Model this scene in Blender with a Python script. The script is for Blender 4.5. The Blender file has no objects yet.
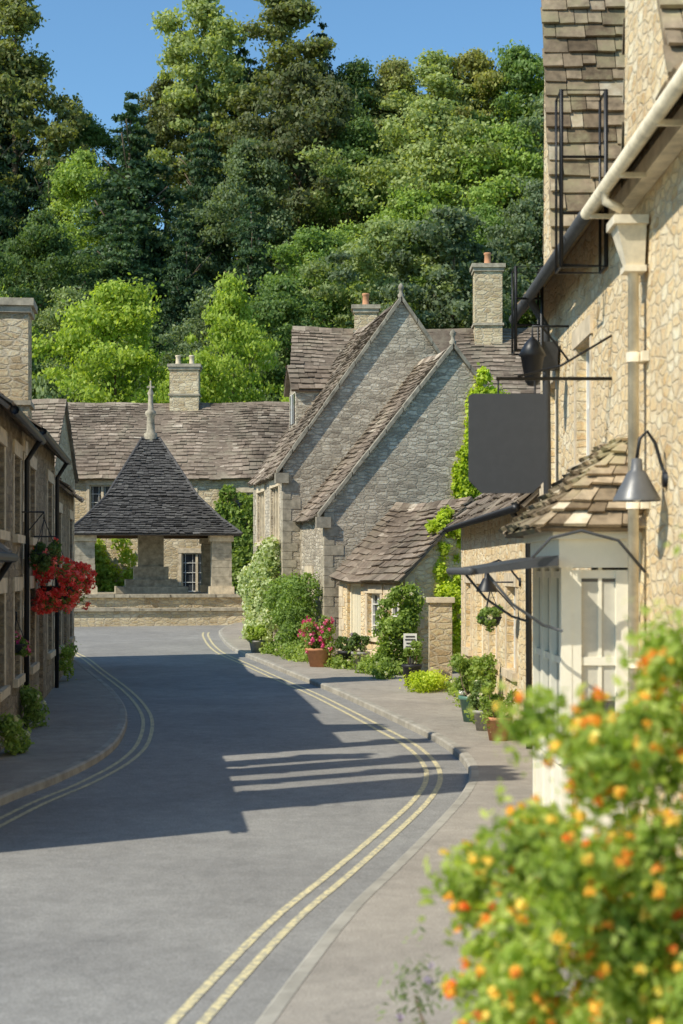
import bpy, math, random
import numpy as np
from mathutils import Vector, Matrix
random.seed(7)
S=bpy.context.scene
COL=S.collection
R_=math.radians

# ------------------------------------------------------------ materials
def nodes(name):
    m=bpy.data.materials.new(name); m.use_nodes=True
    nt=m.node_tree; b=nt.nodes['Principled BSDF']
    b.inputs['Roughness'].default_value=.85
    b.inputs['Specular IOR Level'].default_value=.25
    return m,nt,b
def N(nt,t,**k):
    n=nt.nodes.new(t)
    for a,v in k.items():
        if a in n.inputs: n.inputs[a].default_value=v
        else: setattr(n,a,v)
    return n
def ramp(nt,stops,interp='LINEAR'):
    r=nt.nodes.new('ShaderNodeValToRGB'); e=r.color_ramp; e.interpolation=interp
    while len(e.elements)<len(stops): e.elements.new(.5)
    for i,(p,c) in enumerate(stops):
        e.elements[i].position=p; e.elements[i].color=(c[0],c[1],c[2],1)
    return r
def mix(nt,mode,fac,a,b):
    n=nt.nodes.new('ShaderNodeMix'); n.data_type='RGBA'; n.blend_type=mode
    for i,v in ((0,fac),(6,a),(7,b)):
        if hasattr(v,'is_linked') or hasattr(v,'links'): nt.links.new(v,n.inputs[i])
        elif i==0: n.inputs[0].default_value=v
        else: n.inputs[i].default_value=(v[0],v[1],v[2],1)
    return n.outputs[2]
def bump(nt,b,h,strength,dist=.02):
    n=N(nt,'ShaderNodeBump'); n.inputs['Strength'].default_value=strength; n.inputs['Distance'].default_value=dist
    nt.links.new(h,n.inputs['Height']); nt.links.new(n.outputs[0],b.inputs['Normal'])
def stone(name,cols,mortar,w=.30,h=.13,rand=.75,bs=.8,stain=(.35,.33,.30),dist=.03,stf=.6,ovl=.8):
    m,nt,b=nodes(name); L=nt.links.new
    uv=N(nt,'ShaderNodeUVMap')
    nz=N(nt,'ShaderNodeTexNoise'); nz.inputs['Scale'].default_value=3.2; nz.inputs['Detail'].default_value=5
    L(uv.outputs[0],nz.inputs['Vector'])
    sub=N(nt,'ShaderNodeVectorMath',operation='SUBTRACT'); L(nz.outputs['Color'],sub.inputs[0]); sub.inputs[1].default_value=(.5,.5,.5)
    sc=N(nt,'ShaderNodeVectorMath',operation='MULTIPLY'); L(sub.outputs[0],sc.inputs[0]); sc.inputs[1].default_value=(.16,.07,0)
    ad=N(nt,'ShaderNodeVectorMath',operation='ADD'); L(uv.outputs[0],ad.inputs[0]); L(sc.outputs[0],ad.inputs[1])
    mp=N(nt,'ShaderNodeVectorMath',operation='MULTIPLY'); L(ad.outputs[0],mp.inputs[0]); mp.inputs[1].default_value=(1/w,1/h,1)
    v1=N(nt,'ShaderNodeTexVoronoi',voronoi_dimensions='2D'); v1.inputs['Scale'].default_value=1; v1.inputs['Randomness'].default_value=rand
    v2=N(nt,'ShaderNodeTexVoronoi',voronoi_dimensions='2D',feature='DISTANCE_TO_EDGE'); v2.inputs['Scale'].default_value=1; v2.inputs['Randomness'].default_value=rand
    L(mp.outputs[0],v1.inputs['Vector']); L(mp.outputs[0],v2.inputs['Vector'])
    sp=N(nt,'ShaderNodeSeparateColor'); L(v1.outputs['Color'],sp.inputs[0])
    n=len(cols); r=ramp(nt,[(i/(n-1),c) for i,c in enumerate(cols)]); L(sp.outputs[0],r.inputs[0])
    n2=N(nt,'ShaderNodeTexNoise'); n2.inputs['Scale'].default_value=18; n2.inputs['Detail'].default_value=8; n2.inputs['Roughness'].default_value=.75; L(uv.outputs[0],n2.inputs['Vector'])
    n2r=ramp(nt,[(.3,(.22,.22,.22)),(.7,(.85,.85,.85))]); L(n2.outputs['Fac'],n2r.inputs[0])
    c=mix(nt,'OVERLAY',ovl,r.outputs[0],n2r.outputs[0])
    ed=N(nt,'ShaderNodeMath',operation='MULTIPLY_ADD'); L(n2.outputs['Fac'],ed.inputs[0]); ed.inputs[1].default_value=.4; ed.inputs[2].default_value=-.2
    ea=N(nt,'ShaderNodeMath',operation='ADD'); L(v2.outputs['Distance'],ea.inputs[0]); L(ed.outputs[0],ea.inputs[1])
    em=ramp(nt,[(.02,(0,0,0)),(.16,(1,1,1))]); L(ea.outputs[0],em.inputs[0])
    c=mix(nt,'MIX',em.outputs[0],mortar,c)
    n3=N(nt,'ShaderNodeTexNoise'); n3.inputs['Scale'].default_value=.6; n3.inputs['Detail'].default_value=8; n3.inputs['Roughness'].default_value=.75; L(uv.outputs[0],n3.inputs['Vector'])
    sr=ramp(nt,[(.36,stain),(.6,(1,1,1))]); L(n3.outputs['Fac'],sr.inputs[0])
    c=mix(nt,'MULTIPLY',stf,c,sr.outputs[0])
    L(c,b.inputs['Base Color'])
    hh=N(nt,'ShaderNodeMath',operation='MULTIPLY_ADD'); L(n2.outputs['Fac'],hh.inputs[0]); hh.inputs[1].default_value=1.3; L(em.outputs[0],hh.inputs[2])
    h2=N(nt,'ShaderNodeMath',operation='MULTIPLY_ADD'); L(sp.outputs[1],h2.inputs[0]); h2.inputs[1].default_value=.5; L(hh.outputs[0],h2.inputs[2])
    bump(nt,b,h2.outputs[0],bs,dist)
    return m
def tintmat(name,stops,noise=8,nstr=.5,bs=.4,lichen=None,rough=.85):
    m,nt,b=nodes(name); L=nt.links.new
    b.inputs['Roughness'].default_value=rough
    a=N(nt,'ShaderNodeAttribute',attribute_name='tint'); r=ramp(nt,stops); L(a.outputs['Fac'],r.inputs[0])
    tc=N(nt,'ShaderNodeTexCoord')
    n=N(nt,'ShaderNodeTexNoise'); n.inputs['Scale'].default_value=noise; n.inputs['Detail'].default_value=6; L(tc.outputs['Object'],n.inputs['Vector'])
    c=mix(nt,'OVERLAY',nstr,r.outputs[0],n.outputs['Fac'])
    if lichen:
        n2=N(nt,'ShaderNodeTexNoise'); n2.inputs['Scale'].default_value=1.6; n2.inputs['Detail'].default_value=8; n2.inputs['Roughness'].default_value=.7; L(tc.outputs['Object'],n2.inputs['Vector'])
        lr=ramp(nt,[(.48,(0,0,0)),(.66,(1,1,1))]); L(n2.outputs['Fac'],lr.inputs[0])
        c=mix(nt,'MIX',lr.outputs[0],c,lichen)
        n4=N(nt,'ShaderNodeTexNoise'); n4.inputs['Scale'].default_value=.5; n4.inputs['Detail'].default_value=5; L(tc.outputs['Object'],n4.inputs['Vector'])
        r4=ramp(nt,[(.38,(.62,.62,.62)),(.62,(1.1,1.1,1.1))]); L(n4.outputs['Fac'],r4.inputs[0]); c=mix(nt,'MULTIPLY',1,c,r4.outputs[0])
    L(c,b.inputs['Base Color'])
    if bs: bump(nt,b,n.outputs['Fac'],bs,.02)
    return m
def leafmat(name,dark,mid,light,trans=.3,vary=0.):
    m,nt,b=nodes(name); L=nt.links.new
    b.inputs['Roughness'].default_value=.5
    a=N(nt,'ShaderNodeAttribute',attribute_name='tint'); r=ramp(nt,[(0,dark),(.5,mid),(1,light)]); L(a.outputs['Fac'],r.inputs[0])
    c=r.outputs[0]
    if vary:
        oi=N(nt,'ShaderNodeObjectInfo'); vr=ramp(nt,[(0,(1-vary,1-vary,1-vary*.6)),(.5,(1,1,1)),(1,(1+vary*1.6,1+vary*1.1,1+vary*.3))]); L(oi.outputs['Random'],vr.inputs[0])
        c=mix(nt,'MULTIPLY',1,c,vr.outputs[0])
    L(c,b.inputs['Base Color'])
    tr=N(nt,'ShaderNodeBsdfTranslucent'); mx=N(nt,'ShaderNodeMixShader'); mx.inputs[0].default_value=trans
    c2=mix(nt,'MULTIPLY',1,c,(1.6,1.6,.6)); L(c2,tr.inputs['Color'])
    L(b.outputs[0],mx.inputs[1]); L(tr.outputs[0],mx.inputs[2])
    L(mx.outputs[0],nt.nodes['Material Output'].inputs[0])
    return m
def plain(name,col,rough=.6,metal=0,noise=0,spec=.3,nscale=12,bs=.15):
    m,nt,b=nodes(name); L=nt.links.new
    b.inputs['Roughness'].default_value=rough; b.inputs['Metallic'].default_value=metal; b.inputs['Specular IOR Level'].default_value=spec
    tc=N(nt,'ShaderNodeTexCoord')
    n=N(nt,'ShaderNodeTexNoise'); n.inputs['Scale'].default_value=nscale; n.inputs['Detail'].default_value=7; n.inputs['Roughness'].default_value=.65; L(tc.outputs['Object'],n.inputs['Vector'])
    k=noise
    r=ramp(nt,[(.3,[c*(1-k) for c in col]),(.7,[min(1,c*(1+k*.6)) for c in col])]); L(n.outputs['Fac'],r.inputs[0])
    L(r.outputs[0],b.inputs['Base Color'])
    if bs: bump(nt,b,n.outputs['Fac'],bs,.01)
    return m
def asphalt(name,base,light,patch):
    m,nt,b=nodes(name); L=nt.links.new
    tc=N(nt,'ShaderNodeTexCoord')
    f=N(nt,'ShaderNodeTexNoise'); f.inputs['Scale'].default_value=70; f.inputs['Detail'].default_value=4; L(tc.outputs['Object'],f.inputs['Vector'])
    g_=N(nt,'ShaderNodeTexNoise'); g_.inputs['Scale'].default_value=.45; g_.inputs['Detail'].default_value=7; g_.inputs['Roughness'].default_value=.6; L(tc.outputs['Object'],g_.inputs['Vector'])
    r=ramp(nt,[(.35,base),(.68,light)]); L(f.outputs['Fac'],r.inputs[0])
    r2=ramp(nt,[(.35,(.78,.78,.79)),(.65,(1.0,1.0,1.0))]); L(g_.outputs['Fac'],r2.inputs[0])
    c=mix(nt,'MULTIPLY',1,r.outputs[0],r2.outputs[0])
    g2=N(nt,'ShaderNodeTexNoise'); g2.inputs['Scale'].default_value=4; g2.inputs['Detail'].default_value=8; g2.inputs['Roughness'].default_value=.75; L(tc.outputs['Object'],g2.inputs['Vector'])
    r3=ramp(nt,[(.35,(.84,.84,.84)),(.65,(1.1,1.1,1.1))]); L(g2.outputs['Fac'],r3.inputs[0]); c=mix(nt,'MULTIPLY',1,c,r3.outputs[0])
    v=N(nt,'ShaderNodeTexVoronoi',feature='DISTANCE_TO_EDGE'); v.inputs['Scale'].default_value=.35
    wn=N(nt,'ShaderNodeTexNoise'); wn.inputs['Scale'].default_value=1.3; wn.inputs['Detail'].default_value=6; L(tc.outputs['Object'],wn.inputs['Vector'])
    mm=N(nt,'ShaderNodeVectorMath',operation='ADD'); L(tc.outputs['Object'],mm.inputs[0]); L(wn.outputs['Color'],mm.inputs[1]); L(mm.outputs[0],v.inputs['Vector'])
    cr=ramp(nt,[(.0,(1,1,1)),(.005,(0,0,0))]); L(v.outputs['Distance'],cr.inputs[0])
    fm=N(nt,'ShaderNodeMath',operation='MULTIPLY'); L(cr.outputs[0],fm.inputs[0]); fm.inputs[1].default_value=.45
    c=mix(nt,'MIX',fm.outputs[0],c,patch)
    L(c,b.inputs['Base Color']); bump(nt,b,f.outputs['Fac'],.35,.006)
    return m

M_grey=stone('grey_rubble_stone',[(.34,.285,.215),(.62,.52,.39),(.45,.385,.295),(.80,.69,.52),(.62,.53,.40)],(.56,.49,.38),.25,.085,.75,.8,stf=.5)
M_gold=stone('golden_rubble_stone',[(.48,.35,.20),(.76,.59,.36),(.58,.45,.28),(.88,.73,.48),(.66,.5,.28)],(.70,.59,.42),.27,.11,.8,.8,stain=(.55,.5,.42))
M_left=stone('shaded_brown_rubble_stone',[(.22,.17,.11),(.40,.32,.21),(.3,.24,.16),(.48,.39,.27),(.34,.26,.16)],(.36,.3,.22),.27,.11,.8,.8,stain=(.4,.36,.3))  # darker copy of the golden stone, left row's shade put into the colour
M_goldbig=stone('rough_golden_rubble',[(.66,.44,.22),(.97,.75,.43),(.8,.58,.33),(.99,.86,.58),(.88,.63,.33)],(.97,.80,.54),.22,.10,.9,.9,stain=(.75,.64,.5),dist=.022,stf=.45,ovl=.7)
M_ashlar=plain('dressed_limestone',(.68,.56,.39),.9,noise=.35,nscale=5,bs=.5)
M_dress=plain('weathered_limestone',(.44,.38,.28),.9,noise=.5,nscale=5,bs=.6)
M_cop=plain('dark_weathered_coping',(.33,.29,.22),.9,noise=.5,nscale=6,bs=.6)
M_tile=tintmat('stone_roof_tile',[(0,(.14,.105,.075)),(.5,(.28,.215,.16)),(.85,(.39,.31,.235)),(1,(.52,.44,.34))],9,.6,.5,lichen=(.30,.25,.18))
M_tileG=tintmat('mossy_stone_roof_tile',[(0,(.18,.13,.08)),(.5,(.38,.29,.19)),(.85,(.54,.43,.29)),(1,(.68,.58,.42))],9,.8,.7,lichen=(.40,.35,.2))
M_tileD=tintmat('dark_stone_tile',[(0,(.065,.06,.057)),(.5,(.09,.085,.081)),(1,(.135,.128,.118))],9,.5,.5)
M_cream=plain('cream_paint',(.88,.82,.66),.5,noise=.06,nscale=6,bs=.05)
M_pipe=plain('stone_coloured_paint',(.80,.70,.52),.6,noise=.35,nscale=5,bs=.15)
M_white=plain('white_paint',(.8,.78,.72),.5,noise=.05,bs=0)
M_black=plain('black_iron',(.012,.012,.013),.45,noise=.1,bs=0,spec=.5)
M_board=plain('dark_grey_sign_board',(.06,.06,.062),.6,noise=.1,bs=0)
M_lead=plain('lead_sheet',(.07,.072,.075),.5,noise=.2)
M_grey_metal=plain('grey_metal',(.16,.16,.16),.4,.3,noise=.1)
M_wood=plain('brown_timber',(.18,.12,.07),.7,noise=.3)
M_doorp=plain('pale_door_paint',(.74,.66,.48),.5,noise=.08)
M_terra=plain('terracotta',(.55,.27,.14),.8,noise=.2)
M_potdark=plain('dark_glazed_pot',(.03,.03,.033),.5,noise=.2)
M_potgreen=plain('green_glazed_pot',(.12,.24,.18),.4,noise=.2)
M_potgrey=plain('grey_stone_pot',(.38,.36,.32),.8,noise=.3)
M_pane_glare=plain('pale_glass_reflection',(.6,.56,.46),.8,noise=.1)  # pale colour painting the reflection on the bay's panes
M_glass,_nt,_b=nodes('window_glass'); _b.inputs['Base Color'].default_value=(.05,.055,.06,1); _b.inputs['Roughness'].default_value=.08; _b.inputs['Specular IOR Level'].default_value=.8
M_bark=plain('bark',(.17,.12,.08),.9,noise=.4,nscale=6,bs=.8)
M_kerb=plain('kerb_stone',(.38,.35,.29),.85,noise=.35,nscale=3,bs=.3)
M_road=asphalt('asphalt',(.24,.23,.21),(.39,.375,.345),(.16,.155,.145))
M_pave=asphalt('pavement_tarmac',(.31,.275,.228),(.49,.435,.36),(.21,.19,.16))
M_yel,nt,b=nodes('worn_yellow_paint'); tc=N(nt,'ShaderNodeTexCoord'); n=N(nt,'ShaderNodeTexNoise'); n.inputs['Scale'].default_value=22; n.inputs['Detail'].default_value=8; n.inputs['Roughness'].default_value=.75
nt.links.new(tc.outputs['Object'],n.inputs['Vector']); r=ramp(nt,[(.42,(.34,.32,.26)),(.54,(.70,.60,.33)),(.7,(.8,.69,.42))]); nt.links.new(n.outputs['Fac'],r.inputs[0]); nt.links.new(r.outputs[0],b.inputs['Base Color'])
M_ground=plain('earth_and_grass',(.09,.11,.045),.95,noise=.5,nscale=.4,bs=.3)

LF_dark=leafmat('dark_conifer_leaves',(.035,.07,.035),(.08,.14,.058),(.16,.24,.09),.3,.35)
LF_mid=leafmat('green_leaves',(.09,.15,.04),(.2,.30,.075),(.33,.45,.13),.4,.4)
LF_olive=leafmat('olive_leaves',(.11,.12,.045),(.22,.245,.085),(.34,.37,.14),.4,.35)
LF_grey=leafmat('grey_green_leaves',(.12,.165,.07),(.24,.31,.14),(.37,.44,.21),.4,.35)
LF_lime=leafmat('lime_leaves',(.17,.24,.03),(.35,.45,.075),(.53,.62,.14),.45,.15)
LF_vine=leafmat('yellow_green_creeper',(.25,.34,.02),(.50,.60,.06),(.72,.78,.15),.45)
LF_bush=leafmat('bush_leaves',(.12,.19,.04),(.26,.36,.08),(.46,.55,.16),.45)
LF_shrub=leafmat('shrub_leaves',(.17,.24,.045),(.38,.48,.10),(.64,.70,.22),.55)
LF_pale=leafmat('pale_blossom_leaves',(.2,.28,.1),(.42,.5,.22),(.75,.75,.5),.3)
FL_red=leafmat('red_petals',(.6,.04,.04),(.9,.13,.12),(.95,.42,.36),.35)
FL_pink=leafmat('pink_petals',(.55,.04,.2),(.8,.12,.3),(.85,.4,.5),.25)
FL_yel=leafmat('yellow_orange_petals',(.92,.20,.05),(.95,.55,.07),(.95,.85,.22),.3)
FL_white=leafmat('cream_petals',(.6,.55,.4),(.75,.72,.55),(.8,.78,.7),.3)
FL_lav=leafmat('lavender_petals',(.28,.2,.36),(.42,.34,.48),(.58,.5,.6),.3)

# ------------------------------------------------------------ mesh tools
class MB:
    def __init__(s): s.v=[];s.f=[];s.m=[];s.t=[];s.sm=[]
    def face(s,pts,mat=0,t=.5):
        i=len(s.v); s.v+= [tuple(p) for p in pts]; s.f.append(tuple(range(i,i+len(pts)))); s.m.append(mat); s.t.append(t); s.sm.append(False)
    def idx(s,vs,fs,mat=0,t=.5,sm=True):
        i=len(s.v); s.v+=[tuple(p) for p in vs]
        for f in fs: s.f.append(tuple(i+a for a in f)); s.m.append(mat); s.t.append(t); s.sm.append(sm)
    def hexa(s,p,mat=0,t=.5):
        s.idx(p,[(0,3,2,1),(4,5,6,7),(0,1,5,4),(1,2,6,5),(2,3,7,6),(3,0,4,7)],mat,t,False)
    def box(s,x0,x1,y0,y1,z0,z1,mat=0,t=.5):
        s.hexa([(x0,y0,z0),(x1,y0,z0),(x1,y1,z0),(x0,y1,z0),(x0,y0,z1),(x1,y0,z1),(x1,y1,z1),(x0,y1,z1)],mat,t)
    def tube(s,pts,r,n=8,mat=0,cap=True):
        pts=[Vector(p) for p in pts]; rs=r if isinstance(r,(list,tuple)) else [r]*len(pts)
        vs=[];fs=[]
        up=None
        for i,p in enumerate(pts):
            d=(pts[min(i+1,len(pts)-1)]-pts[max(i-1,0)]).normalized()
            if up is None:
                up=Vector((0,0,1)) if abs(d.z)<.9 else Vector((1,0,0))
            a=d.cross(up)
            if a.length<1e-4: a=d.cross(Vector((0,1,0)))
            a.normalize(); b_=a.cross(d).normalized(); up=b_
            for k in range(n):
                an=2*math.pi*k/n; vs.append(p+(a*math.cos(an)+b_*math.sin(an))*rs[i])
        for i in range(len(pts)-1):
            for k in range(n):
                k2=(k+1)%n; fs.append((i*n+k,i*n+k2,(i+1)*n+k2,(i+1)*n+k))
        if cap: fs.append(tuple(range(n))); fs.append(tuple((len(pts)-1)*n+k for k in range(n)))
        s.idx(vs,fs,mat)
    def lathe(s,prof,c=(0,0,0),n=16,mat=0,t=.5):
        vs=[];fs=[]
        for r,z in prof:
            for k in range(n):
                a=2*math.pi*k/n; vs.append((c[0]+r*math.cos(a),c[1]+r*math.sin(a),c[2]+z))
        for i in range(len(prof)-1):
            for k in range(n):
                k2=(k+1)%n; fs.append((i*n+k,i*n+k2,(i+1)*n+k2,(i+1)*n+k))
        s.idx(vs,fs,mat,t)
    def build(s,name,mats,parent=None,loc=None,label=None,uv=True):
        me=bpy.data.meshes.new(name); me.from_pydata(s.v,[],s.f)
        for m in mats: me.materials.append(m)
        me.polygons.foreach_set('material_index',s.m); me.polygons.foreach_set('use_smooth',s.sm)
        a=me.attributes.new('tint','FLOAT','FACE'); a.data.foreach_set('value',s.t)
        if uv:
            l=me.uv_layers.new(name='UVMap')
            dat=[0.0]*(2*len(me.loops))
            for p in me.polygons:
                nx,ny,nz=[abs(q) for q in p.normal]
                for li in p.loop_indices:
                    x,y,z=s.v[me.loops[li].vertex_index]
                    if nz>.8: u=(x,y)
                    elif ny>=nx: u=(x,z)
                    else: u=(y+31.7,z)
                    dat[2*li]=u[0]; dat[2*li+1]=u[1]
            l.data.foreach_set('uv',dat)
        o=bpy.data.objects.new(name,me); COL.objects.link(o)
        if parent: o.parent=parent
        if loc: o.location=loc
        if label: o['label']=label
        return o
def thing(name,label,cat,loc=(0,0,0),rot=0,group=None):
    e=bpy.data.objects.new(name,None); e.empty_display_size=.3; COL.objects.link(e)
    e.location=loc; e.rotation_euler=(0,0,rot); e['label']=label; e['category']=cat
    if group: e['group']=group
    return e

def leaf_mesh(name,lobes,n,size,seed,mat,shell=.7,asp=.6,up=.25,droop=0,jit=.7,lw=.4,stray=.12,sr=.3):
    rng=np.random.default_rng(seed); lb=np.array(lobes,float)
    ar=(lb[:,3]*lb[:,4]+lb[:,4]*lb[:,5]+lb[:,3]*lb[:,5]); w=ar/ar.sum()
    k=rng.choice(len(lb),n,p=w); d=rng.normal(size=(n,3)); d[:,2]+=up; d/=np.linalg.norm(d,axis=1)[:,None]
    r=rng.uniform(shell,1.08,n)[:,None]; r=np.where(rng.random((n,1))<stray,r*rng.uniform(1.,1+sr,(n,1)),r)
    p=lb[k,:3]+d*r*lb[k,3:6]
    nn=d+rng.normal(size=(n,3))*jit; nn/=np.linalg.norm(nn,axis=1)[:,None]
    t=np.cross(nn,rng.normal(size=(n,3))); t[:,2]-=droop; t/=np.linalg.norm(t,axis=1)[:,None]
    b_=np.cross(nn,t); sz=size*rng.uniform(.6,1.3,n)[:,None]
    v=np.empty((n,4,3)); v[:,0]=p-t*sz*.5; v[:,1]=p+b_*sz*.5*asp; v[:,2]=p+t*sz*.5; v[:,3]=p-b_*sz*.5*asp
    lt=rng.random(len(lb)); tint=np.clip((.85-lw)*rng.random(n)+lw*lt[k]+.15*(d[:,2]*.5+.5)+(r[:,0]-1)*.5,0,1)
    me=bpy.data.meshes.new(name); me.from_pydata(v.reshape(-1,3),[],np.arange(4*n).reshape(n,4))
    me.materials.append(mat); a=me.attributes.new('tint','FLOAT','FACE'); a.data.foreach_set('value',tint.astype(np.float32))
    return me
def obj(name,me,parent=None,loc=(0,0,0),label=None):
    o=bpy.data.objects.new(name,me); COL.objects.link(o); o.location=loc
    if parent: o.parent=parent
    if label:o['label']=label
    if name=='flowers': o['kind']='stuff'
    return o
def surf_pts(lobes,n,seed,r=1.0,front=None):
    rg=random.Random(seed); out=[]
    while len(out)<n:
        l=rg.choice(lobes); d=Vector((rg.gauss(0,1),rg.gauss(0,1),rg.gauss(.3,1))).normalized()
        p=(l[0]+d.x*l[3]*r,l[1]+d.y*l[4]*r,l[2]+d.z*l[5]*r)
        if front and front.dot(d)<-.1: continue
        out.append(p)
    return out

# ------------------------------------------------------------ terrain
def g(y):
    if y<20: return 0.
    if y<60: return .0005*(y-20)**2
    return .8+.02*(min(y,72)-60)
def H(y):
    if y<=72: return g(y)
    t=min(y,126)-72
    return 1.04+ .5*t - (1-math.exp(-t/4))*1.2
def sheet(name,rows,mat,kind='structure',z=0.):
    mb=MB(); n=len(rows[0]); vs=[p for r in rows for p in r]; fs=[]
    for i in range(len(rows)-1):
        for k in range(n-1): fs.append((i*n+k,i*n+k+1,(i+1)*n+k+1,(i+1)*n+k))
    mb.idx(vs,fs,0,.5,True); o=mb.build(name,[mat]); o['kind']=kind; return o
ys=[-60,-20]+[i for i in range(-10,78)]+[78+4*i for i in range(14)]+[150,220,400,800]
xs=[-600,-200,-100,-50,-25,-12,0,12,25,50,100,200,600]
o=sheet('ground',[[(x,y,H(y)) for x in xs] for y in ys],M_ground); o['label']='earth and grass ground rising to a wooded hill'

def catmull(P,step=6):
    P=[Vector(p) for p in P]; out=[]
    for i in range(len(P)-1):
        p0=P[max(i-1,0)];p1=P[i];p2=P[i+1];p3=P[min(i+2,len(P)-1)]
        for k in range(step):
            t=k/step
            out.append(.5*((2*p1)+(-p0+p2)*t+(2*p0-5*p1+4*p2-p3)*t*t+(-p0+3*p1-3*p2+p3)*t**3))
    out.append(P[-1]); return out
Rk=catmull([(-1.6,-6),(-1.2,2),(-.75,6),(-.40,8.46),(0,10.8),(.36,12.4),(.82,14.5),(1.24,16.6),(1.46,18.3),(1.49,20),(1.33,22),(.96,24.3),(.42,27.4),(-.2,30.6),(-.97,34),(-1.87,38),(-2.8,42),(-3.5,46.7),(-3.8,50.5),(-3.2,54),(-1.2,57),(3,60)])
Lk=catmull([(-4.9,-6),(-4.5,4),(-4.15,9),(-3.75,13),(-3.46,16.2),(-3.18,18.1),(-3.02,20.2),(-3.1,22.6),(-3.52,26.2),(-4.4,30.6),(-5.75,36),(-6.9,40.4),(-8.6,45),(-11.5,49),(-15,51),(-20,53)])
Ry=[p.y for p in Rk];Rx=[p.x for p in Rk];Ly=[p.y for p in Lk];Lx=[p.x for p in Lk]
rows=[]
y=-6.
while y<=60.01:
    xl=float(np.interp(y,Ly,Lx)); xr=float(np.interp(y,Ry,Rx))
    if y>52.9: xl=-22
    rows.append([(xl+(xr-xl)*k/6,y,g(y)+.004) for k in range(7)]); y+=.5
for y in (62,64,66,68): rows.append([(-22+(30)*k/6,y,g(y)+.004) for k in range(7)])
o=sheet('road',rows,M_road); o['label']='grey asphalt village road curving uphill'
def offs(P,o):
    out=[]
    for i,p in enumerate(P):
        d=(P[min(i+1,len(P)-1)]-P[max(i-1,0)]).normalized(); nrm=Vector((d.y,-d.x)); out.append(p+nrm*o)
    return out
def strip(name,P,o0,o1,dz,mat,label,y0=-99,y1=99):
    a=offs(P,o0);b_=offs(P,o1); rows=[[(p.x,p.y,g(p.y)+dz),(q.x,q.y,g(q.y)+dz)] for p,q,c in zip(a,b_,P) if y0<=c.y<=y1]
    o=sheet(name,rows,mat); o['label']=label; return o
def kerb(P,sgn,label):
    mb=MB(); a=P; b_=offs(P,.025*sgn); c_=offs(P,.11*sgn)
    me_rows=[]
    for p,q,r in zip(a,b_,c_): me_rows.append([(p.x,p.y,g(p.y)-.02),(p.x,p.y,g(p.y)+.08),(q.x,q.y,g(q.y)+.10),(r.x,r.y,g(r.y)+.103)])
    vs=[v for r in me_rows for v in r];fs=[]
    for i in range(len(me_rows)-1):
        for k in range(3): fs.append((i*4+k,i*4+k+1,(i+1)*4+k+1,(i+1)*4+k))
    mb.idx(vs,fs,0,.5,False); o=mb.build('kerb',[M_kerb]); o['kind']='structure'; o['label']=label
kerb(Rk,1,'worn limestone kerb edging the pavement'); kerb(Lk,-1,'worn limestone kerb edging the pavement')
def pave(P,sgn,xo,label):
    q=offs(P,.11*sgn); rows=[[(p.x+(xo-p.x)*k/3,p.y,g(p.y)+.1) for k in range(4)] for p in q if p.y<57]
    o=sheet('pavement',rows,M_pave); o['label']=label
pave(Rk,1,5.,'worn tarmac pavement beside stone cottages'); pave(Lk,-1,-12.,'narrow tarmac pavement along stone houses')
for a in (-.30,-.46): strip('road_marking',Rk,a,a-.06,.0085,M_yel,'worn double yellow line painted on asphalt',-6,50)
for a in (.22,.36): strip('road_marking',Lk,a,a+.055,.0085,M_yel,'worn double yellow line painted on asphalt',-6,44)

# ------------------------------------------------------------ roofs and houses
def lerp(a,b,t): return a+(b-a)*t
def slope(mb,a,b,c,d,rg,e0=.27,e1=.15,mat=0,wmin=.16,wmax=.42,under=1):
    a,b,c,d=[Vector(p) for p in (a,b,c,d)]
    n=(b-a).cross(d-a).normalized()
    if n.z<0: n=-n
    H_=((d+c)/2-(a+b)/2).length
    P=lambda u,v: lerp(lerp(a,b,u),lerp(d,c,u),v)
    mb.hexa([a-n*.05,b-n*.05,c-n*.05,d-n*.05,a,b,c,d],under,.2)
    v=0
    while v<H_-.05:
        ex=lerp(e0,e1,v/H_); v0=v/H_; v1=min((v+ex*1.35)/H_,1)
        wd=lerp((b-a).length,(c-d).length,v0)
        if wd<.05: break
        x=-rg.random()*.1
        while x<wd:
            w=rg.uniform(wmin,wmax)*(.7+.5*ex/e0); x1=min(x+w,wd)
            u0=max(x,0)/wd+.004/wd; u1=x1/wd-.006/wd
            if u0<.02: u0-=rg.uniform(0,.03)/wd
            if u1>.98: u1+=rg.uniform(0,.03)/wd
            if u1>u0:
                j=rg.uniform(-.03,.03)/H_; vv=max(v0+j,-.03)
                h0=.066+rg.uniform(-.016,.022); h1=.012
                p0=P(u0,vv);p1=P(u1,vv+rg.uniform(-.008,.008)/H_);p2=P(u1,v1);p3=P(u0,v1)
                t=min(max(rg.gauss(.45,.25),0),1)
                q=[p0+n*(h0-.035),p1+n*(h0-.035),p2,p3,p0+n*h0,p1+n*(h0+rg.uniform(-.012,.012)),p2+n*h1,p3+n*h1]
                mb.idx(q,[(4,5,6,7),(0,1,5,4),(0,4,7,3),(1,2,6,5)],mat,t,False)
            x=x1
        v+=ex
def ridgecap(mb,p0,p1,rg,mat=0,w=.14,h=.1):
    p0=Vector(p0);p1=Vector(p1); L=(p1-p0).length; d=(p1-p0)/L; s=d.cross(Vector((0,0,1))).normalized(); x=0
    while x<L:
        x1=min(x+rg.uniform(.35,.5),L); a=p0+d*(x+.006);b_=p0+d*x1; o=rg.uniform(-.01,.015)
        z=Vector((0,0,1))
        mb.idx([a-s*w+z*(o-h),a+z*(o+.07),a+s*w+z*(o-h),b_-s*w+z*(o-h),b_+z*(o+.07),b_+s*w+z*(o-h)],[(0,1,4,3),(1,2,5,4),(0,2,1),(3,4,5)],mat,rg.random(),False)
        x=x1
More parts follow.
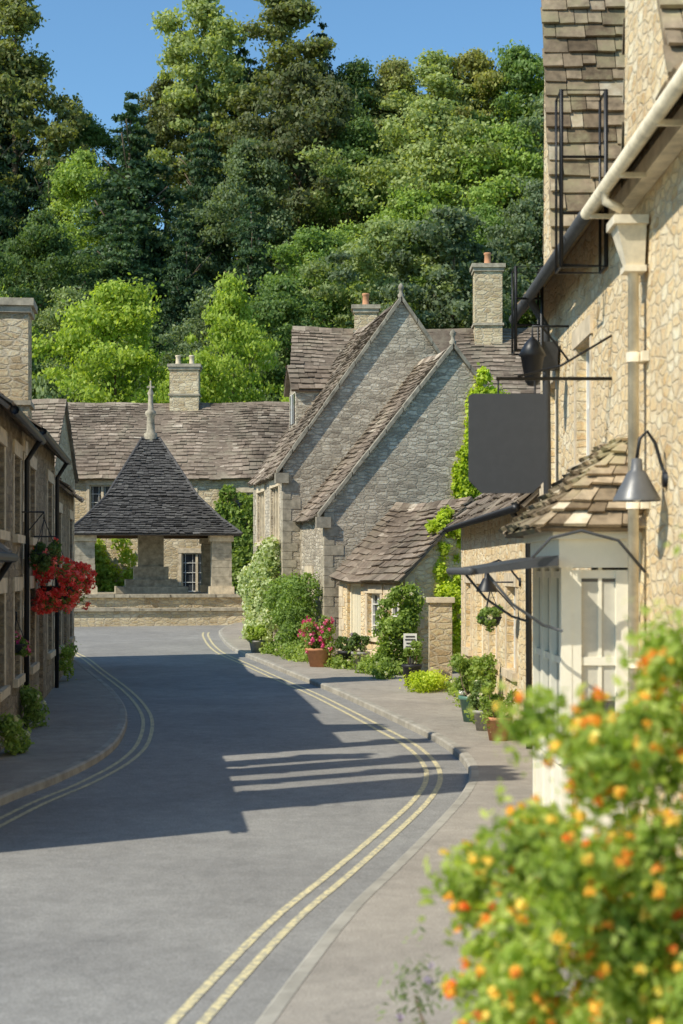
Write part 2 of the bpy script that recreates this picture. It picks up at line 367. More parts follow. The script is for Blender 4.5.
def panel(mb,pt,W,z0,z1,ops,rev=.2,mat=0):
    xs=sorted({0,W}|{o[0] for o in ops}|{o[0]+o[2] for o in ops}); zs=sorted({z0,z1}|{o[1] for o in ops}|{o[1]+o[3] for o in ops})
    for i in range(len(xs)-1):
        for k in range(len(zs)-1):
            cx=(xs[i]+xs[i+1])/2; cz=(zs[k]+zs[k+1])/2
            if any(o[0]<cx<o[0]+o[2] and o[1]<cz<o[1]+o[3] for o in ops): continue
            mb.face([pt(xs[i],zs[k],0),pt(xs[i+1],zs[k],0),pt(xs[i+1],zs[k+1],0),pt(xs[i],zs[k+1],0)],mat)
    for o in ops:
        x,z,w,h=o[:4]
        for (s0,a0,s1,a1) in ((x,z,x+w,z),(x+w,z,x+w,z+h),(x+w,z+h,x,z+h),(x,z+h,x,z)):
            mb.face([pt(s0,a0,0),pt(s1,a1,0),pt(s1,a1,rev),pt(s0,a0,rev)],mat)
def sbox(mb,pt,s0,s1,z0,z1,d0,d1,mat=0):
    mb.hexa([pt(s0,z0,d0),pt(s1,z0,d0),pt(s1,z0,d1),pt(s0,z0,d1),pt(s0,z1,d0),pt(s1,z1,d0),pt(s1,z1,d1),pt(s0,z1,d1)],mat)
def window(e,pt,o,fm):
    x,z,w,h,kind=o; mb=MB()
    sbox(mb,pt,x-.14,x+w+.14,z-.12,z-.004,-.07,.19,2)
    sbox(mb,pt,x-.16,x+w+.16,z+h+.004,z+h+.2,-.03,.19,2)
    sbox(mb,pt,x-.12,x-.004,z,z+h,-.015,.02,2); sbox(mb,pt,x+w+.004,x+w+.12,z,z+h,-.015,.02,2)
    mb.face([pt(x,z,.165),pt(x+w,z,.165),pt(x+w,z+h,.165),pt(x,z+h,.165)],1)
    f=.055
    nm={'mullion':3 if w>1.3 else 2,'sash':2,'case':2}[kind]
    for k in range(nm+1):
        c=x+w*k/nm
        c0=min(max(c-f/2,x),x+w-f); big=.1 if (kind=='mullion' and 0<k<nm) else f
        sbox(mb,pt,c0,c0+big,z,z+h,.06 if kind=='mullion' else .1,.16,2 if kind=='mullion' else 0)
    nh=4 if kind!='sash' else 2
    for k in range(nh+1):
        c=z+h*k/nh; c0=min(max(c-.02,z),z+h-.045); sbox(mb,pt,x,x+w,c0,c0+(.045 if k in(0,nh) or kind=='sash' else .022),.115,.163,0)
    if kind=='mullion':
        for k in range(nm*2):
            c=x+w*(k+.5)/(nm*2)*1; sbox(mb,pt,c-.008,c+.008,z,z+h,.13,.163,0)
    mb.build('window',[fm,M_glass,M_ashlar],e)
def door(e,pt,o,mat):
    x,z,w,h=o[:4]; mb=MB()
    for k in range(5): sbox(mb,pt,x+.05+(w-.1)*k/5,x+.05+(w-.1)*(k+1)/5-.008,z,z+h-.05,.12,.16,0)
    sbox(mb,pt,x,x+.05,z,z+h,.08,.17,1); sbox(mb,pt,x+w-.05,x+w,z,z+h,.08,.17,1); sbox(mb,pt,x+.05,x+w-.05,z+h-.05,z+h,.08,.17,1)
    sbox(mb,pt,x-.15,x+w+.15,z+h+.004,z+h+.22,-.03,.17,2)
    sbox(mb,pt,x-.1,x+w+.1,z-.3,z-.004,-.25,.17,2)
    d=mb.build('door',[mat,M_cream,M_ashlar],e)
    h_=MB(); sbox(h_,pt,x+w-.16,x+w-.11,z+.95,z+1.1,.07,.12,0); h_.build('handle',[M_black],d)
def chimney(parent,x,y,z0,z1,w,d,pots,mat=None,pm=None):
    mb=MB(); mb.box(x-w/2,x+w/2,y-d/2,y+d/2,z0,z1-.25,0); mb.box(x-w/2-.05,x+w/2+.05,y-d/2-.05,y+d/2+.05,z1-.25,z1-.13,1); mb.box(x-w/2-.1,x+w/2+.1,y-d/2-.1,y+d/2+.1,z1-.13,z1,1)
    mb.box(x-w/2-.05,x+w/2+.05,y-d/2-.05,y+d/2+.05,z0+(z1-z0)*.35,z0+(z1-z0)*.35+.08,1)
    for i in range(pots):
        c=(x+(i-(pots-1)/2)*w/max(pots,1)*.95,y,z1); mb.lathe([(.13,-.02),(.14,.05),(.11,.08),(.10,.34),(.13,.37),(.12,.42),(.08,.42),(.07,.3)],c,12,2)
    mb.build('chimney',[mat or M_dress,M_dress,pm or M_terra],parent)
def house(label,loc,theta,L,D,eave,ridge,ops={},wm=None,fm=None,tm=None,oh=.22,cop=(0,0),chim=[],grey=False,seed=1,gut=False,dm=None,group=None,ex=(.27,.15)):
    rg=random.Random(seed); wm=wm or M_gold; fm=fm or M_white; tm=tm or M_tile
    e=thing('stone_house',label,'house',loc,theta,group)
    pts={'f':(lambda s,z,d:(s,d,z),L),'b':(lambda s,z,d:(s,D-d,z),L),'r':(lambda s,z,d:(L-d,s,z),D),'l':(lambda s,z,d:(d,s,z),D)}
    mb=MB()
    for k,(pt,W) in pts.items():
        panel(mb,pt,W,-.6,eave,ops.get(k,[]))
    for k in 'rl':
        pt=pts[k][0]; mb.face([pt(0,eave,0),pt(D,eave,0),pt(D/2,ridge,0)],0)
    for (cx,cy,sx,sy) in ((0,0,1,1),(L,0,-1,1),(L,D,-1,-1)):
        z=0;i=0
        while z<eave-.3:
            h=rg.uniform(.2,.32); a,b_=(.40,.22) if i%2 else (.22,.40)
            a*=rg.uniform(.8,1.15); b_*=rg.uniform(.8,1.15)
            x0,x1=sorted((cx-sx*.012,cx+sx*a)); y0,y1=sorted((cy-sy*.012,cy+sy*b_)); mb.box(x0,x1,y0,y1,z,min(z+h-.012,eave-.02),1); z+=h;i+=1
    mb.build('wall',[wm,M_dress if grey else M_ashlar],e)
    for k in 'fbrl':
        for o in ops.get(k,[]):
            if o[4]=='door': door(e,pts[k][0],o,dm or M_doorp)
            else: window(e,pts[k][0],o,fm)
    m=(ridge-eave)/(D/2); r=MB(); xa=-.12 if not cop[0] else .1; xb=L+.12 if not cop[1] else L-.06
    ze=eave-m*oh+.03; zr=ridge+.03
    slope(r,(xa,-oh,ze),(xb,-oh,ze),(xb,D/2,zr),(xa,D/2,zr),rg,*ex)
    slope(r,(xa,D+oh,ze),(xb,D+oh,ze),(xb,D/2,zr),(xa,D/2,zr),rg,*ex)
    ridgecap(r,(xa,D/2,zr+.03),(xb,D/2,zr+.03),rg)
    ro=r.build('roof',[tm,tm],e)
    for v in ro.data.vertices:
        v.co.z+= -.07*math.sin(math.pi*min(max(v.co.x/L,0),1)) + .02*math.sin(v.co.x*2.1+seed)
    for k,xc in ((0,0),(1,L)):
        if cop[k]:
            c=MB(); x0,x1=(xc-.09,xc+.11)
            for sd in (0,1):
                f=lambda t:( (-oh-.02)+(D/2+oh+.02)*t if sd==0 else D+oh+.02-(D/2+oh+.02)*t, ze+(zr-ze)*t)
                n=int((D/2)/.36)
                for i in range(n):
                    y0,z0=f(i/n);y1,z1=f((i+1)/n-.006); j=rg.uniform(-.01,.03)
                    c.hexa([(x0,y0,z0-.02),(x1,y0,z0-.02),(x1,y1,z1-.02),(x0,y1,z1-.02),(x0,y0,z0+.10+j),(x1,y0,z0+.10+j),(x1,y1,z1+.10+j),(x0,y1,z1+.10+j)],0,rg.random())
                y0=-oh-.06 if sd==0 else D-.3; c.box(x0-.01,x1+.01,y0,y0+.34,ze-.24,ze+.02,0)
            c.lathe([(.08,0),(.09,.07),(.05,.12),(.045,.2),(.08,.25),(.07,.3),(.03,.36),(0,.38)],(xc,D/2,zr+.06),8,0)
            c.build('gable_coping',[M_cop],e)
    for ch in chim: chimney(ro,*ch)
    if gut:
        gm=M_black if gut=='b' else M_cream
        q=MB(); q.tube([(0,-oh-.05,ze-.02),(L,-oh-.05,ze-.02)],.055,8,0); q.tube([(L-.5,-oh-.05,ze-.04),(L-.5,-.08,ze-.35),(L-.5,-.07,0)],.04,8,0)
        q.build('gutter',[gm],e)
    return e,ro
def th(dx,dy): return math.atan2(dy,dx)

# left row
tl=th(-.115,1)
def lp(y): return (-3.6-.115*(y-14),y,g(y))
house('unseen low golden stone cottage, tall chimneys shaped to cast shadow streaks',lp(13.2),tl,6.0,4.8,2.75,5.1,{'f':[(.8,.9,1.0,1.2,'case'),(2.4,0,.95,2.05,'door'),(4.2,.9,1.,1.2,'case')]},chim=[(.6,2.4,4.4,8.3,1.1,.6,3),(2.05,2.2,4.4,7.3,.22,.4,1),(2.9,2.5,4.4,8.3,.4,.6,1),(3.75,2.5,4.4,7.0,.3,.6,1),(5.0,2.3,4.4,8.0,.3,.5,1)],seed=3,gut='b',dm=M_wood,wm=M_left)  # out of view; low eaves and chimney sizes chosen for road shadow streaks
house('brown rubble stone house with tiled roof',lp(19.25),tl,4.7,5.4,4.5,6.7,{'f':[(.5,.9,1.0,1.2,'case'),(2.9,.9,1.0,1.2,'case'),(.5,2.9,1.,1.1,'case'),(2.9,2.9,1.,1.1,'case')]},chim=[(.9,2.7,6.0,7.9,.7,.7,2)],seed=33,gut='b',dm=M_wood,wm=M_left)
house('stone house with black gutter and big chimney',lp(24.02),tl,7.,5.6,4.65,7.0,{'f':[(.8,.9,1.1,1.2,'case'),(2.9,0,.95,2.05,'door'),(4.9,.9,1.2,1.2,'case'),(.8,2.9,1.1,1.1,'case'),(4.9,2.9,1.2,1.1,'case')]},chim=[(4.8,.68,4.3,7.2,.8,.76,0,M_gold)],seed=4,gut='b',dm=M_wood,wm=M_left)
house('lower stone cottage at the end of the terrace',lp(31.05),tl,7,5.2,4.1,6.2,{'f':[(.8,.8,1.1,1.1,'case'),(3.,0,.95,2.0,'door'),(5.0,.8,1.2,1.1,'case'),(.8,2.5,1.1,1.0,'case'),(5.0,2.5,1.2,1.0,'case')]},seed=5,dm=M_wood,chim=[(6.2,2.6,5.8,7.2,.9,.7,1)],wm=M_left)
# grey gabled houses
aA=th(.2,-.98)
house('grey rubble stone house with steep coped gable',(-1.08,41.33,.2),aA,3.4,6.3,3.6,7.55,{'f':[(1.0,1.0,.8,1.1,'mullion')]},wm=M_grey,grey=True,cop=(0,1),seed=6,oh=.15,ex=(.2,.12))
aB=th(.18,-.984)
eB,roB=house('tall grey stone house with coped gable and mullioned windows',(-2.58,47,.3),aB,6.0,6.2,4.75,9.1,{'f':[(.9,2.9,1.5,1.4,'mullion'),(3.7,2.9,1.5,1.4,'mullion'),(1.0,.9,1.4,1.3,'mullion'),(4.3,0,1.0,2.1,'door')]},wm=M_grey,grey=True,cop=(0,1),seed=7,oh=.15,ex=(.2,.12))
rg=random.Random(77); mb=MB(); mb.box(.4,1.7,1.0,2.6,5.9,7.3,0); mb.face([(.4,1.0,7.3),(1.7,1.0,7.3),(1.05,1.0,7.95)],0)
mb.face([(.6,.985,6.3),(1.5,.985,6.3),(1.5,.985,7.15),(.6,.985,7.15)],1); mb.box(1.02,1.08,.95,.98,6.3,7.15,2)
slope(mb,(.3,.85,7.2),(.3,3.0,7.2),(1.05,3.0,8.0),(1.05,.85,8.0),rg,mat=3,under=3); slope(mb,(1.8,.85,7.2),(1.8,3.0,7.2),(1.05,3.0,8.0),(1.05,.85,8.0),rg,mat=3,under=3)
mb.build('dormer',[M_grey,M_glass,M_white,M_tile],eB)
house('tall stone house with long tiled roof and two chimneys',(-1.5,50.2,.6),0.0,8.4,5.2,7.0,9.7,{'f':[(.4,5.4,.8,1.0,'mullion')]},wm=M_gold,seed=8,chim=[(2.3,2.6,9.1,10.5,.75,.6,1,M_gold),(6.3,2.4,8.7,11.8,.9,.75,1,M_gold)])
aE=th(1.4,-3.6)
house('low cream cottage with sagging stone tile roof',(-.05,37.6,.13),aE,3.87,3.0,2.2,3.75,{'f':[(.5,0.1,.85,1.85,'door'),(1.75,.8,.75,.95,'case'),(2.9,.8,.7,.95,'case')]},wm=M_goldbig,seed=9,oh=.18,ex=(.22,.14))
aF=th(.15,-10)
house('golden stone cottage with low eaves and hanging basket',(2.33,31,.06),aF,10.9,5.5,3.35,6.0,{'f':[(.9,.9,1.0,1.2,'case'),(3.0,0.1,.95,2.0,'door'),(5.0,.9,1.1,1.2,'case'),(7.4,.9,1.1,1.2,'case')]},wm=M_goldbig,seed=10,oh=.25,gut='b')
house('long stone house with brown tiled roof and chimney',(-14,66,.9),0.0,12.6,7,5.45,8.7,{'f':[(1.2,3.4,1.5,1.4,'mullion'),(3.6,3.6,1.5,1.4,'mullion'),(6.6,3.4,1.3,1.3,'mullion'),(9.6,3.4,1.2,1.3,'mullion'),(1.2,.9,1.5,1.4,'mullion'),(7.4,.6,1.2,1.6,'mullion'),(5.3,0,1.,2.1,'door'),(10.3,.9,1.2,1.4,'mullion')]},wm=M_gold,seed=11,chim=[(7.2,3.5,8.3,10.4,1.25,.8,2,M_gold,M_ashlar)])
house('stone house with brown tiled roof and pointed gable',(-18.2,58.5,.8),0.0,7.6,5,5.3,8.0,{'f':[(5.3,3.2,1.3,1.3,'mullion')]},wm=M_gold,seed=12)

# house G with bay, cross gables
eG,roG=house('golden rubble stone house with eaves gutter and bay',(2.5,20,0),-math.pi/2,12,6,5.9,9.3,{'f':[(.5,3.4,.9,1.2,'sash'),(3.0,3.5,.95,1.25,'sash'),(9.6,.9,1.1,1.3,'sash')]},wm=M_goldbig,tm=M_tileG,seed=13,oh=.3,chim=[(11.4,3,8.6,10.2,1,.8,2)])
rg=random.Random(5)
def crossgable(x0,x1,xc,zb,za,dep,rg):
    mb=MB()
    mb.face([(x0+.06,-.02,zb-.1),(x1-.06,-.02,zb-.1),(x1-.06,-.02,zb),(xc,-.02,za-.1),(x0+.06,-.02,zb)],0)
    mb.build('dormer_wall',[M_goldbig],eG)
    mb=MB(); slope(mb,(x1+.05,-.1,zb-.05),(x1+.05,dep,zb-.05),(xc,dep,za),(xc,-.1,za),rg,.24,.17,wmin=.13,wmax=.36)
    slope(mb,(x0-.05,-.0,zb-.05),(x0-.05,dep,zb-.05),(xc,dep,za),(xc,-.0,za),rg,.24,.17,wmin=.13,wmax=.36); ridgecap(mb,(xc,-.0,za),(xc,dep,za),rg)
    mb.build('dormer_roof',[M_tileG,M_tileG],eG)
crossgable(.3,1.9,.5,5.85,10.2,3.6,rg)
crossgable(5.9,8.4,6.1,5.85,9.6,3.2,rg)
mb=MB(); zg=5.5
mb.box(5.9,12,-.14,-.004,zg-.02,zg+.12,0); mb.tube([(5.9,-.34,zg+.04),(12,-.34,zg+.0)],.055,10,0)
for i in range(5): mb.box(i*1.45+6.1,i*1.45+6.13,-.34,-.13,zg-.05,zg-.01,0)
mb.tube([(6.9,-.34,zg-.01),(6.9,-.34,zg-.08),(6.9,-.2,zg-.15)],.04,8,0)
mb.hexa([(6.83,-.18,4.88),(6.97,-.18,4.88),(6.97,-.03,4.88),(6.83,-.03,4.88),(6.75,-.27,5.2),(7.05,-.27,5.2),(7.05,-.03,5.2),(6.75,-.03,5.2)],0); mb.box(6.71,7.09,-.3,-.02,5.2,5.27,0); mb.box(6.8,7.0,-.2,-.02,4.83,4.88,0)
mb.tube([(6.9,-.11,4.85),(6.9,-.11,0.1)],.045,10,0)
for z in (4.1,2.9,1.6,.5): mb.tube([(6.9,-.11,z),(6.9,-.11,z+.08)],.06,10,0); mb.box(6.78,7.02,-.06,-.004,z,z+.08,0)
mb.build('gutter',[M_pipe],eG)
mb=MB(); mb.tube([(0,-.35,zg+.03),(5.85,-.35,zg+.03)],.06,8,0); mb.tube([(1.6,-.33,zg),(1.6,-.15,zg-.3),(1.6,-.1,.1)],.045,8,0); mb.hexa([(1.5,-.2,4.7),(1.7,-.2,4.7),(1.7,-.03,4.7),(1.5,-.03,4.7),(1.4,-.32,5.0),(1.8,-.32,5.0),(1.8,-.03,5.0),(1.4,-.03,5.0)],0)
mb.build('downpipe',[M_lead],eG)
# bay
mb=MB(); bx0,bx1,by=4.6,6.6,-.66
mb.box(bx0+.04,bx1-.04,by+.04,0,0,.78,0); mb.box(bx0-.03,bx1+.03,by-.03,0,.78,.86,0); mb.box(bx0-.02,bx1+.02,by-.02,0,2.42,2.66,0); mb.box(bx0-.08,bx1+.08,by-.08,0,2.66,2.74,0)
for x in (bx0,bx0+.66,bx0+1.26,bx1-.09): mb.box(x,x+.09,by,by+.09,.0,2.42,0)
for x in (bx0,bx1-.09):
    mb.box(x,x+.09,-.1,-.004,0,2.42,0)
    for z in (.86,1.6,2.33): mb.box(x+.02,x+.07,by+.09,-.1,z,z+.07,0)
    mb.box(x+.025,x+.06,(by)/2-.015,by/2+.015,.86,2.42,0)
for z in (.86,1.6,2.33): mb.box(bx0+.09,bx1-.09,by+.02,by+.07,z,z+.06,0)
for k in range(1,6): mb.box(bx0+k*.33-.01,bx0+k*.33+.02,by+.03,by+.06,.86,2.42,0)
mb.box(bx0+.05,bx1-.045,by+.05,-.0,.87,2.4,1)
mb.box(bx1-.0445,bx1-.043,by+.09,-.1,1.3,2.3,2); mb.box(bx1-.0445,bx1-.043,by+.09,-.4,.93,1.3,2)  # thin pale sheets over the glass, painted as its reflection
mb.box(bx1-.1,bx1-.005,by+.09,by+.17,.87,2.4,0); mb.box(bx1-.1,bx1-.005,-.2,-.1,.87,2.4,0)
for (a,b_) in ((.12,.6),(.72,1.2),(1.35,1.88)): mb.box(bx0+a,bx0+b_,by+.015,by+.04,.12,.7,0)
mb.box(bx1-.04,bx1-.02,by+.16,-.14,.12,.7,0)
mb.build('bay_window',[M_cream,M_glass,M_pane_glare],eG)
mb=MB(); a=-.9; zt=3.55; zl=2.745
kw=dict(e0=.15,e1=.11,wmin=.1,wmax=.24)
slope(mb,(bx0-.3,a,zl),(bx1+.2,a,zl),(bx1-.35,-.02,zt),(bx0+.35,-.02,zt),rg,**kw)
slope(mb,(bx1+.2,a,zl),(bx1+.2,-.01,zl),(bx1-.35,-.01,zt),(bx1-.35,-.03,zt),rg,**kw)
slope(mb,(bx0-.3,a,zl),(bx0-.3,-.01,zl),(bx0+.35,-.01,zt),(bx0+.35,-.03,zt),rg,**kw)
mb.box(bx0-.22,bx1+.14,a+.08,-.01,zl,zl+.025,2)
mb.build('bay_roof',[M_tileG,M_tileG,M_ashlar],eG)
mb=MB(); cz=2.36
mb.hexa([(4.3,-1.42,cz),(6.95,-1.42,cz),(6.95,-.73,cz+.08),(4.3,-.73,cz+.08),(4.3,-1.42,cz+.05),(6.95,-1.42,cz+.05),(6.95,-.73,cz+.16),(4.3,-.73,cz+.16)],0)
mb.tube([(4.28,-1.44,cz+.03),(6.97,-1.44,cz+.03)],.035,8,0)
for x in (4.5,6.9): mb.tube([(x,-.69,1.9),(x,-.85,1.95),(x,-1.1,2.12),(x,-1.3,2.36)],.014,6,0)
mb.tube([(6.99,-.95,cz+.14),(7.0,-.8,cz+.3),(7.0,-.55,cz+.36),(7.0,-.25,cz+.28),(7.0,-.03,cz+.02)],.014,6,0)
mb.build('door_canopy',[M_lead],eG)
mb=MB(); mb.box(2.75,3.85,-.05,-.004,0.1,2.2,0); mb.box(2.9,3.7,-.07,-.05,.25,2.05,1); mb.box(2.65,2.75,-.09,-.004,.1,2.3,2); mb.box(3.85,3.95,-.09,-.004,.1,2.3,2); mb.build('door',[M_cream,M_glass,M_cream],eG)

# ------------------------------------------------------------ market cross
zc=.62; MC=thing('market_cross','open sided stone market cross with steep tiled pyramid roof','monument',(-6.75,56.6,zc),R_(9))
mb=MB(); mb.box(-3.1,3.1,-3.1,3.1,-.5,.86,0); mb.box(-3.6,3.6,-3.65,-3.18,-.5,.42,0)
rg=random.Random(4)
for (y0,y1,z0,x_) in ((-3.2,-2.7,.86,3.18),(-3.72,-3.18,.42,3.65)):
    x=-x_
    while x<x_: w=rg.uniform(.4,.9); mb.box(x,min(x+w-.012,x_),y0-rg.uniform(0,.04),y1,z0,z0+rg.uniform(.08,.12),1); x+=w
mb.box(-3.15,3.15,-2.69,3.15,.86,.965,1); mb.build('platform',[M_gold,M_dress],MC)
for sx in (-1,1):
    for sy in (-1,1):
        mb=MB(); cx,cy=sx*2.3,sy*2.3
        mb.box(cx-.42,cx+.42,cy-.42,cy+.42,.97,1.22,1); z=1.22
        while z<2.7:
            h=rg.uniform(.22,.34); h=min(h,2.75-z); q=rg.uniform(.33,.35); mb.box(cx-q,cx+q,cy-q,cy+q,z,z+h-.012,0); mb.box(cx-.315,cx+.315,cy-.315,cy+.315,z+h-.012,z+h,1); z+=h
        mb.box(cx-.4,cx+.4,cy-.4,cy+.4,2.75,2.95,1)
        mb.build('pillar',[M_dress,M_ashlar],MC)
mb=MB()
for s in (-1,1):
    mb.box(-2.5,2.5,s*2.3-.14,s*2.3+.14,2.95,3.2,0); mb.box(s*2.3-.14,s*2.3+.14,-2.15,2.15,2.952,3.198,0)
mb.build('timber_beam',[M_wood],MC)
mb=MB(); mb.box(-1.25,1.25,-1.25,1.25,.97,1.2,0); mb.box(-.9,.9,-.9,.9,1.2,1.45,0); mb.box(-.6,.6,-.6,.6,1.45,1.9,0)
mb.box(-.44,.44,-.44,.44,1.9,3.3,0); mb.lathe([(.4,3.3),(.2,6.2)],(0,0,0),8,0); mb.build('stone_shaft',[M_dress],MC)
mb=MB(); rg=random.Random(21); az=6.4
prof=[(2.95,2.98),(2.3,3.52),(1.55,4.3),(.3,az)]
c4=[(-1,-1),(1,-1),(1,1),(-1,1)]
for i in range(4):
    a=c4[i];b_=c4[(i+1)%4]
    for j in range(3):
        r0,z0=prof[j];r1,z1=prof[j+1]
        k1=(r1,.12) if j==2 else (r1,r1)
        A=(a[0]*r0,a[1]*r0,z0);B=(b_[0]*r0,b_[1]*r0,z0);C=(b_[0]*k1[0],b_[1]*k1[1],z1);D_=(a[0]*k1[0],a[1]*k1[1],z1)
        slope(mb,A,B,C,D_,rg,.125,.1,wmin=.1,wmax=.24)
        mb.tube([Vector(A)+Vector((0,0,.03)),Vector(D_)+Vector((0,0,.03))],.055,6,0)
ridgecap(mb,(-.34,0,az+.02),(.34,0,az+.02),rg)
mb.build('roof',[M_tileD,M_tileD],MC)
mb=MB(); mb.lathe([(.22,az-.1),(.24,az+.2),(.15,az+.26),(.13,az+.8),(.2,az+.88),(.19,az+.98),(.1,az+1.05),(.08,az+1.55),(.12,az+1.62),(.04,az+1.8),(.03,az+2.05),(0,az+2.1)],(0,0,0),8,0); mb.box(-.13,.13,-.03,.03,az+1.82,az+1.88,0); mb.build('finial',[M_dress],MC)
bw=thing('boundary_wall','low dry stone wall beside the market cross','wall',(-10.6,53.2,.55),R_(4))
mb=MB(); mb.box(-1.6,1.6,-.2,.2,-.4,.42,0); 
rg=random.Random(2); x=-1.65
while x<1.6: w=rg.uniform(.25,.45); mb.box(x,min(x+w-.01,1.65),-.24,.24,.42,.42+rg.uniform(.08,.13),1); x+=w
mb.build('wall',[M_gold,M_ashlar],bw)
gp=thing('stone_gate_pier','square rubble stone pier with flat cap','gate pier',(1.95,31.6,.06),0)
mb=MB(); mb.box(-.22,.22,-.22,.22,0,1.7,0); mb.box(-.27,.27,-.27,.27,1.7,1.8,1); mb.build('pier',[M_gold,M_ashlar],gp)

# ------------------------------------------------------------ trees
def trunk_mesh(h,r,seed,top=.75):
    rg=random.Random(seed); mb=MB(); pts=[];rs=[]
    x=y=0
    for i in range(9):
        t=i/8; pts.append((x,y,-.8+(h*top+.8)*t)); rs.append(r*(1.25 if i==0 else 1)*(1-.88*t)); x+=rg.uniform(-.12,.12)*h*.05;y+=rg.uniform(-.12,.12)*h*.05
    mb.tube(pts,rs,8,0)
    for i in range(11):
        t=rg.uniform(.3,.95); k=int(t*8); p=Vector(pts[k]); a=rg.uniform(0,6.28); L=h*rg.uniform(.1,.17)
        d=Vector((math.cos(a),math.sin(a),rg.uniform(.3,.9))).normalized()
        mb.tube([p,p+d*L*.5,p+d*L+Vector((0,0,L*.2))],[rs[k]*.5,rs[k]*.32,.02],6,0)
    me_o=mb.build('tmp',[M_bark],uv=False); me=me_o.data; bpy.data.objects.remove(me_o); return me
def broad(seed,h=10,w=4.,n=18000,mat=None,size=.25,nl=90,low=.28,droop=0,smin=.08,smax=.2,irrk=1.0):
    rg=random.Random(seed); lobes=[]
    ph=[rg.uniform(0,6.28) for _ in range(4)]
    for i in range(nl):
        z=rg.uniform(low,.97)
        prof=math.sin(math.pi*min(1,max(0,(z-low+.12)/(1.1-low)))**.8)
        a=rg.uniform(0,6.283); irr=1+irrk*(.3*math.sin(2*a+ph[0]+z*5)+.25*math.sin(3*a+ph[1]-z*9)+.12*math.sin(13*z+ph[2]))
        rr=w*prof*rg.uniform(.45,1.08)*irr; s=rg.uniform(smin,smax)*w
        lobes.append((rr*math.cos(a),rr*math.sin(a),h*z+rg.uniform(-.3,.3),s*1.3,s*1.3,s*rg.uniform(.5,.9)))
    lobes.append((0,0,h*.58,w*.38,w*.38,h*.2)); lobes.append((0,0,h*.83,w*.16,w*.16,h*.09))
    return leaf_mesh('crown_leaves',lobes,n,size,seed,mat,droop=droop,shell=.35,lw=.3,stray=.3,sr=.5)
def conifer(seed,h=14,w=3.5,n=18000,mat=None,size=.25):
    rg=random.Random(seed); lobes=[]
    z=.1
    while z<.99:
        k=max(4,int(11*(1-z)+3)); rad=w*(1-z)**.85*rg.uniform(.7,1.2)+.12
        for i in range(k):
            a=rg.uniform(0,6.283); rk=rg.uniform(.75,1.1)
            for f,sz in ((.3,.3),(.6,.21),(.88,.12),(1.05,.07)):
                rr=rad*f*rk; s=sz*rad+.08; lobes.append((rr*math.cos(a),rr*math.sin(a),h*z-rr*.3,s,s,s*.4+.05))
        z+=.042
    return leaf_mesh('crown_leaves',lobes,n,size,seed,mat,up=.5,droop=.7,shell=.3,lw=.3,stray=.2,sr=.4)
K={}
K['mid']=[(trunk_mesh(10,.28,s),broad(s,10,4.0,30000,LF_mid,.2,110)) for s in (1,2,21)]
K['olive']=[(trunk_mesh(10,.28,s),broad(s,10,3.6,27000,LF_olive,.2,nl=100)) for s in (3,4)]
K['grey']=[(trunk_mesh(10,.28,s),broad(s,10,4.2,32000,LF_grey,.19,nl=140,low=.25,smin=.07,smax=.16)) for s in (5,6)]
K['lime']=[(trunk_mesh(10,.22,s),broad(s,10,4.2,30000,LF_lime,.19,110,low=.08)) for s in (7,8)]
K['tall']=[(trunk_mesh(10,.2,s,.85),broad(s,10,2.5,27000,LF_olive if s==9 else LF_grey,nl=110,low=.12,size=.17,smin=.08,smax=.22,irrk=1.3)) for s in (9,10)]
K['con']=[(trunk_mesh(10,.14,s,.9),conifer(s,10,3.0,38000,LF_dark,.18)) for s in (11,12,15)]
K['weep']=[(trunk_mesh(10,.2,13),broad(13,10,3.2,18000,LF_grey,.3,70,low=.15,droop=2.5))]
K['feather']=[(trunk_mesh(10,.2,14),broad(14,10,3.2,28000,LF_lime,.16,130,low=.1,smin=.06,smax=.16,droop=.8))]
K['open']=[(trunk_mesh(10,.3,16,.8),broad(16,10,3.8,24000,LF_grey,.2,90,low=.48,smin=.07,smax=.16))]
labels={'open':'broadleaf tree with bare lower trunk on hillside','mid':'leafy green broadleaf tree on wooded hillside','olive':'olive green broadleaf tree on wooded hillside','grey':'grey-green spreading tree on wooded hillside','lime':'bright lime green leafy tree behind rooftops','tall':'tall slender tree on the hill crest','con':'dark green conifer on wooded hillside','weep':'pale weeping tree behind the houses','feather':'feathery yellow-green tree behind tiled roofs'}
rt=random.Random(99)
def tree(kind,x,y,h,wf=1.0,label=None):
    tm,cm=rt.choice(K[kind]); s=h/10
    e=thing('tree',label or labels[kind],'tree',(x,y,H(y)-.2),rt.uniform(0,6.28),'trees on the wooded hillside')
    a=obj('trunk',tm,e); c=obj('crown',cm,e)
    for o in (a,c): o.scale=(s*wf,s*wf,s)
for x,y,h,k,w in [(-31,124,24,'con',.9),(-27,124,26,'con',.9),(-24.8,122,23,'tall',.95),(-20.3,126,11.5,'mid',.9),(-16.5,124,11.,'con',1.),(-13.8,127,15.,'olive',.8),
  (-11.0,126,22,'tall',.95),(-8.0,127,19,'con',.9),(-4.7,125,22,'tall',1.1),(-1.6,126,19,'con',.9),(1.4,126,15.5,'mid',.9),(4.4,127,16,'olive',.8),(7.5,126,16.5,'tall',1.3),(10.5,127,17,'olive',.8),(13.8,126,17,'mid',.85),(18,126,17,'mid',.9),(23,125,16,'olive',.9),(28,125,16,'mid',1.)]:
    tree(k,x,y,h,w)
